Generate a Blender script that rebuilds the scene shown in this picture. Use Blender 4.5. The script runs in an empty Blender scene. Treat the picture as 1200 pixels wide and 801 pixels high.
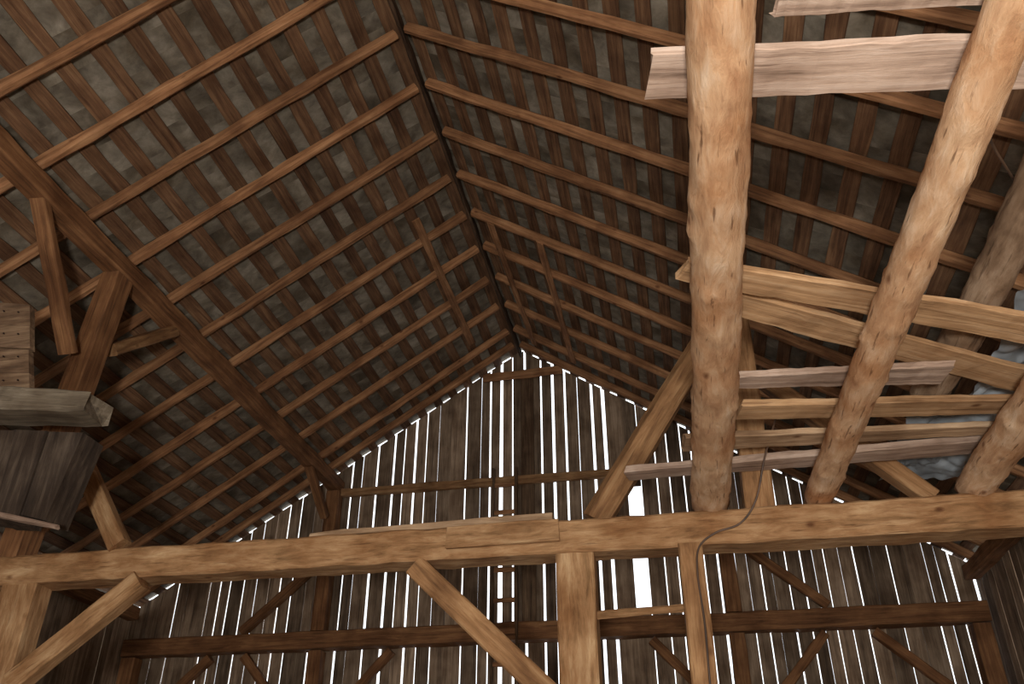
import bpy, math, random
from mathutils import Vector, Matrix, noise
random.seed(7)
C=bpy.context.scene.collection
XR=-2.16; ZR=8.68; SL=0.653; NRM=math.sqrt(1+SL*SL)

# ---------- materials ----------
def srgb(c):
    return tuple(((x/255)/12.92 if x/255<0.04045 else ((x/255+0.055)/1.055)**2.4) for x in c)+(1,)
def wood(name,cd,cm,cl,sc=(0.9,16,16),rough=0.8,bump=0.35,attr=False,var=0.5,sat=1.0,stain=(180,170,162),crack=0.5,knots=False,sp=(0.30,0.70)):
    m=bpy.data.materials.new(name); m.use_nodes=True; nt=m.node_tree; N=nt.nodes; L=nt.links
    b=N['Principled BSDF']; b.inputs['Roughness'].default_value=rough
    b.inputs['Specular IOR Level'].default_value=0.2
    tc=N.new('ShaderNodeTexCoord')
    if attr:
        at=N.new('ShaderNodeAttribute'); at.attribute_name='rnd'; rnd=at.outputs['Fac']
    else:
        oi=N.new('ShaderNodeObjectInfo'); rnd=oi.outputs['Random']
    mul=N.new('ShaderNodeMath'); mul.operation='MULTIPLY'; mul.inputs[1].default_value=37.0; L.new(rnd,mul.inputs[0])
    add=N.new('ShaderNodeVectorMath'); add.operation='ADD'; L.new(tc.outputs['Object'],add.inputs[0]); L.new(mul.outputs[0],add.inputs[1])
    mp=N.new('ShaderNodeMapping'); mp.inputs['Scale'].default_value=sc; L.new(add.outputs[0],mp.inputs['Vector'])
    n1=N.new('ShaderNodeTexNoise'); n1.inputs['Scale'].default_value=1.6; n1.inputs['Detail'].default_value=8; n1.inputs['Roughness'].default_value=0.68; n1.inputs['Distortion'].default_value=0.4
    L.new(mp.outputs[0],n1.inputs['Vector'])
    r=N.new('ShaderNodeValToRGB'); e=r.color_ramp.elements
    e[0].position=sp[0]; e[0].color=srgb(cd); e[1].position=sp[1]; e[1].color=srgb(cl)
    k=e.new(0.5); k.color=srgb(cm)
    L.new(n1.outputs['Fac'],r.inputs[0])
    n2=N.new('ShaderNodeTexNoise'); n2.inputs['Scale'].default_value=2.6; n2.inputs['Detail'].default_value=5; L.new(add.outputs[0],n2.inputs['Vector'])
    r2=N.new('ShaderNodeValToRGB'); r2.color_ramp.elements[0].position=0.35; r2.color_ramp.elements[1].position=0.62
    r2.color_ramp.elements[0].color=srgb(stain); r2.color_ramp.elements[1].color=(1,1,1,1)
    L.new(n2.outputs['Fac'],r2.inputs[0])
    def mult(a,bb,f):
        mx=N.new('ShaderNodeMix'); mx.data_type='RGBA'; mx.blend_type='MULTIPLY'; mx.inputs['Factor'].default_value=f
        L.new(a,mx.inputs['A']); L.new(bb,mx.inputs['B']); return mx.outputs['Result']
    col=mult(r.outputs[0],r2.outputs[0],0.8)
    if crack>0:
        mp3=N.new('ShaderNodeMapping'); mp3.inputs['Scale'].default_value=tuple(q*(3.2 if q>3 else 1.1) for q in sc); L.new(add.outputs[0],mp3.inputs['Vector'])
        n3=N.new('ShaderNodeTexNoise'); n3.inputs['Scale'].default_value=1.7; n3.inputs['Detail'].default_value=3; L.new(mp3.outputs[0],n3.inputs['Vector'])
        r3=N.new('ShaderNodeValToRGB'); r3.color_ramp.elements[0].position=0.30; r3.color_ramp.elements[1].position=0.37
        r3.color_ramp.elements[0].color=(.18,.12,.08,1); r3.color_ramp.elements[1].color=(1,1,1,1); L.new(n3.outputs['Fac'],r3.inputs[0])
        col=mult(col,r3.outputs[0],crack)
    if knots:
        vo=N.new('ShaderNodeTexVoronoi'); vo.inputs['Scale'].default_value=4.2; 
        mp4=N.new('ShaderNodeMapping'); mp4.inputs['Scale'].default_value=(.7,1.2,1.2); L.new(add.outputs[0],mp4.inputs['Vector']); L.new(mp4.outputs[0],vo.inputs['Vector'])
        r4=N.new('ShaderNodeValToRGB'); r4.color_ramp.elements[0].position=0.04; r4.color_ramp.elements[1].position=0.12
        r4.color_ramp.elements[0].color=(.25,.13,.07,1); r4.color_ramp.elements[1].color=(1,1,1,1); L.new(vo.outputs['Distance'],r4.inputs[0])
        col=mult(col,r4.outputs[0],.75)
    hs=N.new('ShaderNodeHueSaturation'); L.new(col,hs.inputs['Color']); hs.inputs['Saturation'].default_value=sat
    mr=N.new('ShaderNodeMapRange'); L.new(rnd,mr.inputs[0]); mr.inputs['To Min'].default_value=1-var/2; mr.inputs['To Max'].default_value=1+var/2
    L.new(mr.outputs[0],hs.inputs['Value']); L.new(hs.outputs[0],b.inputs['Base Color'])
    bp=N.new('ShaderNodeBump'); bp.inputs['Strength'].default_value=bump; bp.inputs['Distance'].default_value=0.02
    L.new(n1.outputs['Fac'],bp.inputs['Height']); L.new(bp.outputs[0],b.inputs['Normal'])
    return m
M_raft=wood('rafter_wood',(106,70,43),(164,114,72),(192,144,98),knots=True,var=.3,sat=.95)
M_batt=wood('batten_wood',(78,53,36),(118,84,57),(148,112,78),var=0.4,sat=.95)
M_purl=wood('purlin_wood',(94,64,42),(138,96,63),(168,124,84),var=.2)
M_beam=wood('hewn_wood',(122,92,60),(174,134,94),(206,172,130),sc=(1.8,10,10),bump=0.8,knots=True,var=.2,stain=(190,168,146))
M_pole=wood('pole_wood',(180,138,104),(214,176,138),(234,208,178),sc=(2.4,9,9),bump=0.7,var=0.1,stain=(212,182,154),knots=True,crack=.7)
M_bgrey=wood('grey_board_wood',(134,112,96),(188,162,142),(216,194,176),sc=(1.0,14,14),var=0.2)
M_btan=wood('tan_board_wood',(132,104,78),(186,154,120),(214,184,150),sc=(1.0,14,14),var=0.25,knots=True)
M_gpole=wood('grey_pole_wood',(110,88,68),(158,132,106),(190,166,140),sc=(1.6,9,9),var=0.2,knots=True)
M_borng=wood('orange_board_wood',(140,108,76),(196,156,114),(222,188,148),sc=(0.8,16,16),var=0.2,knots=True)
M_post=wood('post_wood',(112,80,52),(166,124,84),(196,158,114),sc=(1.3,12,12),bump=0.5,knots=True,var=.25)
M_wall=wood('wall_plank_wood',(96,80,66),(144,122,100),(176,154,130),sc=(12,12,0.8),attr=True,var=0.8)
M_dark=wood('dark_wood',(44,32,24),(74,56,42),(104,82,62))
M_lad=wood('ladder_wood',(64,50,38),(104,82,62),(134,110,86))
M_shin=wood('shingle_wood',(98,89,76),(130,120,103),(162,151,132),sc=(2.6,2.6,2.6),attr=True,var=0.42,stain=(162,148,128),crack=0,bump=.08,sat=.9,sp=(.32,.70))
M_floor=wood('floor_wood',(70,56,42),(120,98,74),(150,126,98),sc=(10,0.8,1),attr=True)
def plain(name,c,rough=0.6,metal=0,sc=6,lo=.7,hi=1.15):
    m=bpy.data.materials.new(name); m.use_nodes=True; nt=m.node_tree; b=nt.nodes['Principled BSDF']
    n=nt.nodes.new('ShaderNodeTexNoise'); n.inputs['Scale'].default_value=sc; n.inputs['Detail'].default_value=6
    r=nt.nodes.new('ShaderNodeValToRGB'); c0=srgb(tuple(x*lo for x in c)); c1=srgb(tuple(min(255,x*hi) for x in c))
    r.color_ramp.elements[0].color=c0; r.color_ramp.elements[1].color=c1; r.color_ramp.elements[0].position=.35; r.color_ramp.elements[1].position=.65
    nt.links.new(n.outputs['Fac'],r.inputs[0]); nt.links.new(r.outputs[0],b.inputs['Base Color'])
    b.inputs['Roughness'].default_value=rough; b.inputs['Metallic'].default_value=metal
    return m
M_cable=plain('cable_rubber',(88,66,50),0.5)
M_tarp=plain('tarp_sheet',(156,162,166),0.5,sc=3,lo=.75,hi=1.1)
M_nail=plain('nail_iron',(60,44,38),0.6,0.5)

# ---------- builders ----------
def setp(o,label=None,cat=None,group=None,kind=None):
    if label:o['label']=label
    if cat:o['category']=cat
    if group:o['group']=group
    if kind:o['kind']=kind
    return o
def mkobj(name,verts,faces,mat,mtx=None,smooth=False,parent=None):
    me=bpy.data.meshes.new(name); me.from_pydata(verts,[],faces); me.update()
    me.materials.append(mat)
    if smooth: me.polygons.foreach_set('use_smooth',[True]*len(me.polygons))
    o=bpy.data.objects.new(name,me); C.objects.link(o)
    if mtx is not None: o.matrix_world=mtx
    if parent: o.parent=parent
    return o
def frame(p0,p1,up=(0,0,1)):
    p0=Vector(p0);p1=Vector(p1); x=(p1-p0).normalized(); up=Vector(up)
    if abs(x.dot(up))>0.98: up=Vector((0,1,0))
    z=(up-x*up.dot(x)).normalized(); y=z.cross(x)
    m=Matrix((x,y,z)).transposed().to_4x4(); m.translation=(p0+p1)/2
    return m,(p1-p0).length
def timber_mesh(L,w,h,jit=0.006,ch=0.012,seg=None,w1=None,h1=None,endj=0.0,bow=0.0,wav=0.0):
    rg=random
    seg=seg or max(3,int(L/0.25)); w1=w1 or w; h1=h1 or h
    V=[];Fc=[]
    ph=rg.random()*6; sd=rg.random()*100
    for i in range(seg+1):
        t=i/seg; x=-L/2+L*t; a=(w+(w1-w)*t)/2; b=(h+(h1-h)*t)/2
        aL=a+wav*noise.noise(Vector((x*2.2,sd,0))); aR=a+wav*noise.noise(Vector((x*2.2,sd,9)))
        cx=[( aL-ch,-b),( aL,-b+ch),( aL,b-ch),(aL-ch,b),(-aR+ch,b),(-aR,b-ch),(-aR,-b+ch),(-aR+ch,-b)]
        js=[(rg.uniform(-jit,jit),rg.uniform(-jit,jit)) for _ in range(4)]
        idx=[0,0,1,1,2,2,3,3]
        bz=bow*math.sin(math.pi*t); by=bow*0.6*math.sin(math.pi*t*1.3+ph)
        ex=rg.uniform(-endj,endj) if i in(0,seg) else 0
        for k,(yy,zz) in enumerate(cx):
            e=rg.uniform(-endj,endj) if i in(0,seg) else 0
            V.append((x+ex+e*.5,yy+js[idx[k]][0]+by,zz+js[idx[k]][1]+bz))
    for i in range(seg):
        for k in range(8):
            a=i*8+k;b=i*8+(k+1)%8; Fc.append((a,b,b+8,a+8))
    Fc.append(tuple(range(7,-1,-1))); Fc.append(tuple(range(seg*8,seg*8+8)))
    Fc=[tuple(reversed(f)) for f in Fc]
    return V,Fc
def timber(name,p0,p1,w,h,mat,up=(0,0,1),label=None,cat='beam',group=None,parent=None,**k):
    m,L=frame(p0,p1,up); V,Fc=timber_mesh(L,w,h,**k)
    o=mkobj(name,V,Fc,mat,m,parent=parent)
    if not parent: setp(o,label,cat,group)
    return o
def pole(name,p0,p1,r0,r1,mat,bend=0.02,knots=14,label=None,group=None,seg=110,nr=24,rough=0.008):
    m,L=frame(p0,p1); V=[];Fc=[]
    kn=[(random.uniform(0,1),random.uniform(0,6.28),random.uniform(0.008,0.02)) for _ in range(knots)]
    ph=[random.uniform(0,6.28) for _ in range(6)]
    for i in range(seg+1):
        t=i/seg; x=-L/2+L*t; r=r0+(r1-r0)*t
        by=bend*math.sin(3.1*t+ph[0])+bend*.3*math.sin(9*t+ph[1]); bz=bend*math.sin(2.6*t+ph[2])
        for k in range(nr):
            a=6.28318*k/nr
            rr=r*(1+0.03*math.sin(2*a+ph[3]+t*3)+0.02*math.sin(3*a+ph[4]-t*5)+.09*noise.noise(Vector((x*3,math.cos(a),math.sin(a)+ph[5])))+.06*noise.noise(Vector((x*9,2*math.cos(a),2*math.sin(a)+ph[5]))))
            for (kt,ka,kh) in kn:
                da=(a-ka+math.pi)%(2*math.pi)-math.pi
                d2=((t-kt)*L/0.035)**2+(da*r/0.035)**2
                if d2<9: rr+=kh*math.exp(-d2)
            rr+=random.uniform(-rough,rough)*.3
            V.append((x+(random.uniform(-.012,.012) if i in (0,seg) else 0),by+rr*math.cos(a),bz+rr*math.sin(a)))
    for i in range(seg):
        for k in range(nr):
            a=i*nr+k;b=i*nr+(k+1)%nr; Fc.append((a,a+nr,b+nr,b))
    Fc.append(tuple(range(nr))); Fc.append(tuple(range(seg*nr+nr-1,seg*nr-1,-1)))
    Fc=[tuple(reversed(f)) for f in Fc]
    o=mkobj(name,V,Fc,mat,m,smooth=True)
    return setp(o,label,'pole',group)
def tube(name,pts,r,mat,label=None,cat=None,nr=8,parent=None):
    P=[Vector(p) for p in pts]; Q=[]
    for i in range(len(P)-1):
        a=P[max(0,i-1)];b=P[i];c=P[i+1];d=P[min(len(P)-1,i+2)]
        for s in range(8):
            t=s/8; Q.append(0.5*((2*b)+(c-a)*t+(2*a-5*b+4*c-d)*t*t+(3*b-a-3*c+d)*t**3))
    Q.append(P[-1]); V=[];Fc=[]
    o0=Q[0].copy()
    for i,q in enumerate(Q):
        x=(Q[min(i+1,len(Q)-1)]-Q[max(i-1,0)]).normalized(); y=x.cross(Vector((0.01,.6,0.8))).normalized(); z=x.cross(y)
        for k in range(nr):
            a=6.28318*k/nr; V.append(tuple(q-o0+y*r*math.cos(a)+z*r*math.sin(a)))
    for i in range(len(Q)-1):
        for k in range(nr):
            a=i*nr+k;b=i*nr+(k+1)%nr; Fc.append((a,b,b+nr,a+nr))
    Fc.append(tuple(range(nr-1,-1,-1))); n0=(len(Q)-1)*nr; Fc.append(tuple(range(n0,n0+nr)))
    o=mkobj(name,V,Fc,mat,Matrix.Translation(o0),smooth=True,parent=parent)
    if not parent: setp(o,label,cat)
    return o
def boxes_obj(name,boxes,mat,parent=None):
    V=[];Fc=[];A=[]
    for bi,c in enumerate(boxes):
        n=len(V); V+= [tuple(p) for p in c]
        fs=[(0,3,2,1),(4,5,6,7),(0,1,5,4),(1,2,6,5),(2,3,7,6),(3,0,4,7)]
        Fc+=[tuple(n+i for i in f) for f in fs]; r=random.random(); A+=[r]*6
    o=mkobj(name,V,Fc,mat,parent=parent)
    at=o.data.attributes.new('rnd','FLOAT','FACE'); at.data.foreach_set('value',A)
    return o
def roofz(x): return ZR-SL*abs(x-XR)

HW=5.96; XL=XR-HW; XRT=XR+HW; YW=12.0; YB=-6.0
# ---------- walls ----------
def plankwall_y(name,y,skip=None,gapf=None):
    B=[]; x=XL; HA,HB=-0.58,-0.38
    north=name=='wall_north'
    while x<XRT-0.03:
        w=random.uniform(0.12,0.23); x1=min(x+w,XRT); hole=False
        g=gapf(x)
        if north:
            if x<HA-0.001 and x1+g>HA-.08: x1=HA; g=0
            elif abs(x-HA)<1e-6: x1=HB; g=.01; hole=True
        t=0.025; yo=random.uniform(-0.006,0.006)
        tl=random.uniform(-g,g)*.2; tr=random.uniform(-g,g)*.2
        def pc(z0,z1a,z1b):
            return [(x-tl,y+yo,z0),(x1-tr,y+yo,z0),(x1-tr,y+t+yo,z0),(x-tl,y+t+yo,z0),(x+tl,y+yo,z1a),(x1+tr,y+yo,z1b),(x1+tr,y+t+yo,z1b),(x+tl,y+t+yo,z1a)]
        drop=random.choice([-.072,-.070,-.066,-.060])
        za,zb=roofz(x)-drop,roofz(x1)-drop
        if skip and skip[0]<(x+x1)/2<skip[1]: B.append(pc(skip[2],za,zb))
        elif hole: B.append(pc(0,4.42,4.42)); B.append(pc(6.25,za,zb))
        elif north and random.random()<.5:
            q=random.uniform(-.010,.010)
            lo=[(a+q,b,c) for (a,b,c) in pc(0,4.2,4.2)]
            B.append(lo); B.append(pc(4.21,za,zb))
        else: B.append(pc(0,za,zb))
        x=x1+g
    o=boxes_obj(name,B,M_wall); setp(o,kind='structure'); return o
def gapN(x):
    d=abs(x-(-1.7))
    if d<1.6: return random.choice([0.008,0.014,0.022,0.032,0.045,0.06])
    if d<3.2: return random.choice([0.004,0.010,0.016,0.024,0.036])
    return random.choice([0.003,0.007,0.011,0.017,0.026])
plankwall_y('wall_north',YW,gapf=gapN)
plankwall_y('wall_south',YB,skip=(-5,1.5,4.2),gapf=lambda x:random.choice([0.002,0.01,0.02]))
def plankwall_x(name,x):
    B=[];y=YB
    while y<YW-0.02:
        y1=min(y+random.uniform(0.14,0.26),YW); t=0.025; h=roofz(x)-random.uniform(.06,.12)
        B.append([(x,y,0),(x+t,y,0),(x+t,y1,0),(x,y1,0),(x,y,h),(x+t,y,h),(x+t,y1,h),(x,y1,h)])
        y=y1+random.choice([0.002,0.006,0.012,0.02,0.03])
    setp(boxes_obj(name,B,M_wall),kind='structure')
plankwall_x('wall_west',XL-0.025); plankwall_x('wall_east',XRT)
B=[];x=XL-1
while x<XRT+1:
    w=random.uniform(.2,.3); B.append([(x,YB-1,-.05),(x+w,YB-1,-.05),(x+w,YW+1,-.05),(x,YW+1,-.05),(x,YB-1,0),(x+w,YB-1,0),(x+w,YW+1,0),(x,YW+1,0)]); x+=w+.004
setp(boxes_obj('floor',B,M_floor),kind='structure')
# ---------- roof shingles ----------
V=[];Fc=[];A=[]
ca=1/NRM; sa=SL/NRM
SLEN=7.55; YO=.05; SP=.30
for side in (-1,1):
    def P(s,y,n): 
        s=max(s,-n*sa/ca)
        return (XR+side*(s*ca+n*sa),y,ZR-s*sa+n*ca)
    s=-0.2
    while s<SLEN:
        y=YB-.05-random.random()*.2
        while y<YW+YO:
            w=random.uniform(.20,.44); l=.68; o0=0.090+random.uniform(-.002,.002); sj=random.uniform(-.01,.01)
            if y+w>YW+YO: w=YW+YO-y
            n=len(V); s0=s+sj; ov=.006; dz=random.uniform(0,.002)
            V+=[P(s0,y-ov,o0+dz),P(s0,y+w,o0),P(s0+l,y+w,o0+.05),P(s0+l,y-ov,o0+.05+dz)]
            Fc+=[(n,n+1,n+2,n+3)]; A+=[random.random()]; y+=w+1e-4
        s+=SP
    n=len(V); V+=[P(-1,YB-.1,.17),P(-1,YW+YO,.17),P(SLEN,YW+YO,.17),P(SLEN,YB-.1,.17)]; Fc.append((n,n+1,n+2,n+3)); A.append(.1)  # unseen dark sheet above the shingles, added to block light leaking through joints
o=mkobj('ceiling',V,Fc,M_shin); at=o.data.attributes.new('rnd','FLOAT','FACE'); at.data.foreach_set('value',A); setp(o,kind='structure')
# ---------- battens ----------
YS=0.2
for side in (-1,1):
    meshes=[]
    for q in range(4):
        V_,F_=timber_mesh(YW+.04-YS,0.145,0.024,jit=0.003,ch=0.003,seg=34,wav=.014)
        me=bpy.data.meshes.new('roof_batten'); me.from_pydata(V_,[],F_); me.materials.append(M_batt); meshes.append(me)
    s=0.09;i=0
    while s<7.2:
        o=bpy.data.objects.new('roof_batten',meshes[i%4]); C.objects.link(o)
        n=0.074
        c=Vector((XR+side*(s*ca+n*sa),0,ZR-s*sa+n*ca))
        m,_=frame((c.x,YS,c.z),(c.x,YW+.04,c.z),up=(side*sa,0,ca)); o.matrix_world=m
        setp(o,'dark brown roof lath nailed across the rafters under shingles','roof batten','battens under the roof shingles')
        s+=SP+random.uniform(-.02,.02); i+=1
# ---------- rafters ----------
for side in (-1,1):
    for k in range(-6,10):
        y=5.41+.72*k+(0.0 if side<0 else -0.05)
        if k==9: y=YW-.4
        s1=7.05
        n0=random.uniform(-.008,.004)
        s0=random.uniform(-.02,.05)
        p0=(XR+side*(0.065+s0*.3),y,ZR-0.042+n0-s0*.3*SL); p1=(XR+side*s1*ca,y+random.uniform(-.05,.05) if k<9 else y,ZR-s1*sa+n0)
        timber('rafter',p0,p1,.095,.11,M_raft,label='slender brown pole rafter rising to the ridge',cat='rafter',group='rafters of the gable roof',jit=.006,ch=.025,seg=26,wav=.012,bow=random.uniform(-.012,.012) if k<9 else 0)
timber('ridge_board',(XR,YS,ZR-.02),(XR,YW-.05,ZR-.02),.035,.14,M_dark,label='dark ridge board where the rafters meet',cat='ridge board',jit=.008,seg=60)
for (a,b,side) in (((-2.69,7.77,8.215),(-2.69,10.75,8.215),-1),((-1.86,8.21,8.375),(-1.80,11.17,8.335),1),((-1.24,8.19,7.965),(-1.21,11.15,7.945),1)):
    timber('nailed_plank',a,b,.10,.022,M_raft,up=(side*sa,0,ca),label='light brown plank nailed lengthwise beneath the rafters',cat='plank',group='planks nailed beneath rafters',ch=.004)
# ---------- purlins ----------
PX=(-5.1,0.7)
for x in PX:
    timber('roof_purlin',(x,YS,6.55),(x,YW-.02,6.55),.2,.21,M_purl,label='heavy dark brown hewn purlin carrying the rafters',cat='purlin',group='purlins under the rafters',jit=.006,ch=.02,wav=.02)
# ---------- cross beam frame (Y=6) ----------
ZB=3.54
timber('tie_beam',(XL+.02,6.0,ZB),(XRT-.02,6.0,ZB),.26,.225,M_beam,label='long light brown hand-hewn tie beam across the barn',cat='beam',jit=.006,ch=.014,seg=90,wav=.01,h1=.25)
timber('purlin_post',(-5.3,6,ZB+.1),(-5.1,6,6.44),.24,.2,M_purl,up=(1,0,0),label='brown hewn leaning post carrying the purlin',cat='post',group='purlin posts')
timber('purlin_post',(.62,6,ZB+.12),(.7,6,6.44),.2,.2,M_post,up=(1,0,0),label='brown hewn post carrying the purlin above tie beam',cat='post',group='purlin posts')
KB=dict(label='short diagonal brown wooden knee brace',cat='brace',group='knee braces')
timber('knee_brace',(-5.1,4.79,6.51),(-5.12,5.70,5.42),.15,.09,M_purl,**KB)
timber('knee_brace',(-5.08,7.0,6.44),(-5.12,6.2,5.74),.14,.12,M_post,**KB)
timber('knee_brace',(-5.1,10.81,6.46),(-5.1,11.57,5.94),.12,.1,M_purl,**KB)
timber('knee_brace',(-4.95,5.9,4.60),(-4.29,5.9,3.68),.15,.12,M_beam,up=(0,1,0),jit=.003,**KB)
timber('knee_brace',(-4.03,5.9,3.40),(-4.90,5.9,2.68),.16,.14,M_beam,up=(0,1,0),jit=.003,**KB)
timber('knee_brace',(-1.86,5.95,3.40),(-0.88,5.95,2.48),.16,.16,M_post,up=(0,1,0),jit=.003,**KB)
timber('diagonal_strut',(-.54,6,3.67),(.40,6,5.09),.19,.2,M_post,up=(0,1,0),label='stout hewn strut leaning up from tie beam to purlin',cat='strut',ch=.05,jit=.005)
timber('diagonal_strut',(1.80,6.1,3.71),(.81,6.1,4.75),.12,.14,M_post,up=(0,1,0),label='thin brown strut leaning up from tie beam',cat='strut')
for (x,w,l) in ((-5.1,.3,'broad light brown post under the tie beam end'),(-.69,.26,'broad sawn light brown post under the tie beam'),(.11,.16,'narrow brown post under the tie beam')):
    timber('post',(x,6.0 if w!=.16 else 5.95,0),(x,6.0 if w!=.16 else 5.95,ZB-.11),w,.22,M_beam if w>.2 else M_post,up=(0,1,0),label=l,cat='post',group='posts below the tie beam')
timber('nailed_plank',(-.56,5.95,3.0),(.03,5.95,3.02),.03,.05,M_beam,label='thin pale rail spanning between two posts',cat='plank')
timber('patch_plank',(-2.70,6.0,3.675),(-.84,6.0,3.695),.22,.03,M_btan,label='thin pale plank lying on top of the tie beam',cat='plank',ch=.004,wav=.03,h1=.07)
timber('patch_plank',(-1.63,5.84,3.565),(-.80,5.84,3.575),.04,.16,M_beam,label='pale splice plank nailed to the tie beam face',cat='plank',ch=.004,jit=.004,endj=.02)
# ---------- round loft poles ----------
pole('loft_pole',(.29,.9,3.80),(.30,6.02,3.77),.098,.13,M_pole,label='thick debarked pale round log resting on tie beam',group='loft poles',bend=.012,knots=28)
pole('loft_pole',(1.18,.9,3.80),(1.03,6.02,3.76),.080,.098,M_pole,label='knotty pale round log resting on the tie beam',group='loft poles',bend=.012,knots=24)
pole('loft_pole',(2.17,2.0,3.80),(2.07,6.02,3.76),.10,.12,M_pole,label='debarked pale round log near the barn side wall',group='loft poles')
pole('loft_pole',(1.74,2.0,4.14),(1.70,5.3,4.14),.10,.11,M_gpole,label='dull greyish round log lying across the loft boards',group='loft poles')
# ---------- loft boards ----------
def board(p,q,w0,w1,mat,lab='weathered board laid loosely across the loft poles',th=.035,ext=0,**k):
    p=Vector(p);q=Vector(q); q=q+(q-p).normalized()*ext
    timber('loft_board',p,q,w0,th,mat,label=lab,cat='board',group='boards on the loft poles',ch=.004,endj=.03,jit=.003,wav=.012,w1=w1,seg=26,**k)
board((.08,2.13,3.935),(1.35,2.31,3.935),.21,.24,M_bgrey,ext=.8,lab='wide pinkish grey board laid across the loft poles')
board((.47,1.88,3.935),(1.10,1.98,3.935),.14,.10,M_bgrey,ext=.1)
board((.17,3.32,3.935),(1.88,4.17,3.935),.15,.24,M_borng,ext=.4,lab='wide orange-brown board laid askew across loft poles')
board((.38,3.69,3.975),(2.10,4.90,3.998),.17,.24,M_borng,ext=.4,lab='orange-brown board with bark edge laid askew')
board((.42,4.47,3.93),(1.60,4.60,3.93),.13,.22,M_bgrey,th=.04)
board((.47,4.87,3.93),(2.14,5.10,3.93),.20,.18,M_borng,th=.045)
board((.16,5.31,3.935),(2.18,5.45,3.935),.22,.12,M_btan,th=.04)
board((-.28,5.79,3.945),(2.17,5.72,3.945),.16,.22,M_bgrey,th=.05,lab='long narrow grey board laid across the loft poles')
# tarp
def tarp():
    nu,nv=80,130; V=[];Fc=[]
    def sstep(a,b,x):
        t=min(1,max(0,(x-a)/(b-a))); return t*t*(3-2*t)
    for i in range(nu+1):
        for j in range(nv+1):
            y=3.95+2.85*j/nv
            x0=1.92-.27*sstep(5.35,5.6,y)+.05*noise.noise(Vector((0,y*4,1)))
            x=x0+(3.1-x0)*i/nu
            r=1-abs(noise.noise(Vector((x*2.4+y*.8,y*1.6,0))))*1.9
            r2=1-abs(noise.noise(Vector((x*5.0-y,y*4.0+x,5))))*2
            z=4.03+.10*r+.04*r2+.025*noise.noise(Vector((x*14,y*12,2)))+.25*max(0,(i/nu-.3))
            V.append((x,y,z))
    for i in range(nu):
        for j in range(nv):
            a=i*(nv+1)+j; Fc.append((a,a+1,a+nv+2,a+nv+1))
    o=mkobj('tarp',V,Fc,M_tarp,smooth=True); setp(o,'crumpled blue-grey tarp heaped on the loft boards','tarp')
tarp()
tube('cable',[(.79,5.62,4.21),(.67,5.62,3.92),(.58,5.72,3.66),(.46,5.77,3.52),(.29,5.79,3.47),(.17,5.80,3.38),(.14,5.80,3.20),(.15,5.80,2.87),(.14,5.8,2.36),(.15,5.8,1.2),(.16,5.8,.01)],.007,M_cable,'brown electric cable looping over the tie beam','cable')
tube('cable',[(1.52,3.07,4.30),(1.62,3.24,4.28),(1.80,3.5,4.28),(2.2,3.9,4.2)],.006,M_cable,'dark wire hanging beside loft boards','cable')
# ---------- gable end frame ----------
YG=YW-.14
timber('end_tie_beam',(XL+.02,YG,4.2),(XRT-.02,YG,4.2),.26,.24,M_purl,label='dark tie beam along the plank gable wall',cat='beam',jit=.008,wav=.02)
timber('wall_girt',(-5.0,YG+.04,6.43),(-.25,YG+.04,6.43),.1,.12,M_post,label='thin brown girt across the gable planks',cat='girt')
for x in PX:
    timber('gable_post',(x,YG,0),(x,YG,4.06),.2,.2,M_purl,up=(0,1,0),label='dark brown post against the gable wall',cat='post',group='gable posts')
    timber('gable_post',(x,YG,4.33),(x,YG,6.43),.2,.2,M_purl,up=(0,1,0),label='dark brown post against the gable wall',cat='post',group='gable posts')
for x in (XL+.14,XRT-.14): timber('corner_post',(x,YG,0),(x,YG,4.06),.22,.22,M_purl,up=(0,1,0),label='brown corner post of the barn frame',cat='post',group='corner posts')
for (x,d) in ((-5.1,-1),(-5.1,1),(.7,1),(.7,-1)):
    timber('knee_brace',(x+d*.15,YG,3.0),(x+d*1.1,YG,4.03),.12,.12,M_purl,up=(0,1,0),**KB)
for (x,d) in ((-5.1,-1),(.7,1)):
    timber('knee_brace',(x+d*.15,YG,5.3),(x+d*1.2,YG,4.37),.12,.12,M_purl,up=(0,1,0),**KB)
for (x,d) in ((XL+.30,1),(XRT-.30,-1)):
    timber('knee_brace',(x,YG,3.0),(x+d*1.1,YG,4.03),.12,.12,M_purl,up=(0,1,0),**KB)
timber('collar_tie',(-2.72,11.70,8.12),(-1.45,11.70,8.15),.05,.14,M_raft,label='short collar tie joining the last rafters at ridge',cat='collar tie')
timber('gable_stud',(-2.06,YW-.045,4.34),(-2.06,YW-.045,8.2),.20,.05,M_lad,up=(0,1,0),label='broad dark upright board in the gable centre',cat='board')
for x in (XL+.12,XRT-.12):
    timber('wall_plate',(x,YS,roofz(x)-.2),(x,YW-.3,roofz(x)-.2),.18,.18,M_purl,label='brown plate beam along the eaves',cat='beam',group='eaves plates')
# ladder
e=bpy.data.objects.new('ladder',None); C.objects.link(e); e.location=(-2.36,YG-.19,0); setp(e,'narrow wooden ladder fixed to the gable wall','ladder')
for x in (-.17,.17): 
    o=timber('rail',(x,0,0),(x,0,6.55),.035,.06,M_lad,up=(0,1,0),parent=e)
z=.4
while z<6.5:
    timber('rung',(-.15,0,z),(.15,0,z),.035,.06,M_raft,parent=e,seg=3,ch=.005); z+=.42
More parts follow.
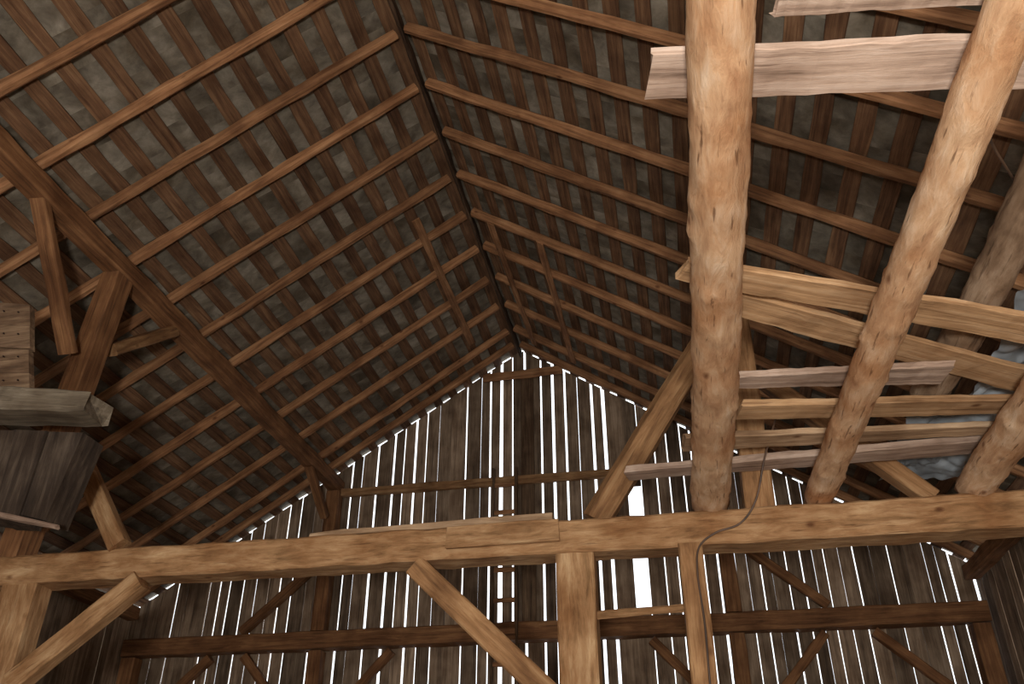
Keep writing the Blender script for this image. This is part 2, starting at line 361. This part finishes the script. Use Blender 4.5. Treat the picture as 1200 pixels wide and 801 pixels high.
# ---------- weathered bin beside the post ----------
def bpanel(name,pts,y,n,mat,label,cat,vertical=False,th=.04,rag=.02):
    tl,tr,br,bl=[Vector((p[0],y,p[1])) for p in pts]; B=[]
    for i in range(n):
        a=i/n;b=(i+.97)/n
        if vertical: q=[tl.lerp(tr,a),tl.lerp(tr,b),bl.lerp(br,b),bl.lerp(br,a)]
        else: q=[tl.lerp(bl,a),tr.lerp(br,a),tr.lerp(br,b),tl.lerp(bl,b)]
        yo=random.uniform(-.012,.012); f=[Vector((p.x,p.y+yo,p.z)) for p in (q[3],q[2],q[1],q[0])]
        j=random.uniform(-rag,rag)
        if not vertical: f[1].x+=j; f[2].x+=j
        else: f[0].z+=j; f[1].z+=j*.3
        bk=[p+Vector((0,th,0)) for p in f]
        B.append([f[0],f[1],bk[1],bk[0],f[3],f[2],bk[2],bk[3]])
    o=boxes_obj(name,B,mat); return setp(o,label,cat)
M_pp=wood('panel_wood',(86,68,52),(136,110,86),(170,144,114),sc=(1,12,12),attr=True,var=.3)
M_pd=wood('dark_panel_wood',(46,38,32),(80,67,56),(114,99,84),sc=(10,10,1),attr=True,var=.4)
o=bpanel('plank_crate',[(-5.71,5.56),(-4.92,5.40),(-4.62,4.53),(-5.35,4.60)],4.9,4,M_pp,'stacked short brown boards nailed into a bin side','board panel',th=.06,rag=.012)
for i in range(4):
    for f in (.72,.9):
        t=(i+.45)/4
        a=Vector((-5.71,4.888,5.56)).lerp(Vector((-5.35,4.888,4.60)),t); b=Vector((-4.92,4.888,5.40)).lerp(Vector((-4.65,4.888,4.56)),t)
        p=a.lerp(b,f)
        tube('nail',[p,p+Vector((0,-.006,0)),p+Vector((0,-.012,.001))],.006,M_nail,nr=6,parent=o)
bpanel('hanging_panel',[(-5.35,4.39),(-4.16,4.25),(-4.27,3.58),(-5.11,3.68)],5.0,4,M_pd,'dark weathered boards hanging below the grey plank','board panel',vertical=True,th=.25,rag=.04)
M_gs=wood('grey_slab_wood',(86,76,64),(128,116,98),(162,150,130),sc=(1,12,12),attr=False,var=.1)
timber('grey_plank',(-5.6,4.85,4.54),(-4.02,4.93,4.39),.30,.20,M_gs,label='broad grey weathered plank end jutting out by post',cat='plank',ch=.01,endj=.06,wav=.03,h1=.16,jit=.008,seg=10)
timber('grey_plank',(-5.9,5.60,3.75),(-5.46,5.82,3.75),.2,.14,M_beam,label='pale sawn timber end lying on the tie beam',cat='plank',endj=.02,ch=.04)
timber('grey_plank',(-4.71,4.96,3.66),(-4.12,4.96,3.52),.05,.03,M_bgrey,label='thin pale lath beneath the hanging boards',cat='plank')
timber('bin_post',(-5.85,5.1,0),(-5.85,5.1,4.4),.12,.12,M_post,label='post supporting the loft bin',cat='post')

# ---------- camera ----------
cd=bpy.data.cameras.new('camera'); cam=bpy.data.objects.new('camera',cd); C.objects.link(cam)
cd.sensor_width=36; cd.lens=30; cd.clip_start=.05
cam.location=(0,0,1.6); cam.rotation_euler=(math.pi/2+math.atan2(600,1000),0,math.atan2(225,1166))
bpy.context.scene.camera=cam
# ---------- light ----------
w=bpy.data.worlds.new('world'); bpy.context.scene.world=w; w.use_nodes=True
bg=w.node_tree.nodes['Background']; bg.inputs[0].default_value=(.90,.95,1,1); bg.inputs[1].default_value=2.2
def lamp(name,loc,power,r,col):
    l=bpy.data.lights.new(name,'POINT'); l.energy=power; l.shadow_soft_size=r; l.color=col
    o=bpy.data.objects.new(name,l); C.objects.link(o); o.location=loc; return o
lamp('flash_lamp',(0,-2.0,1.1),1480,.3,(1,.97,.93))
s=bpy.context.scene; s.view_settings.view_transform='Standard'; s.view_settings.look='None'
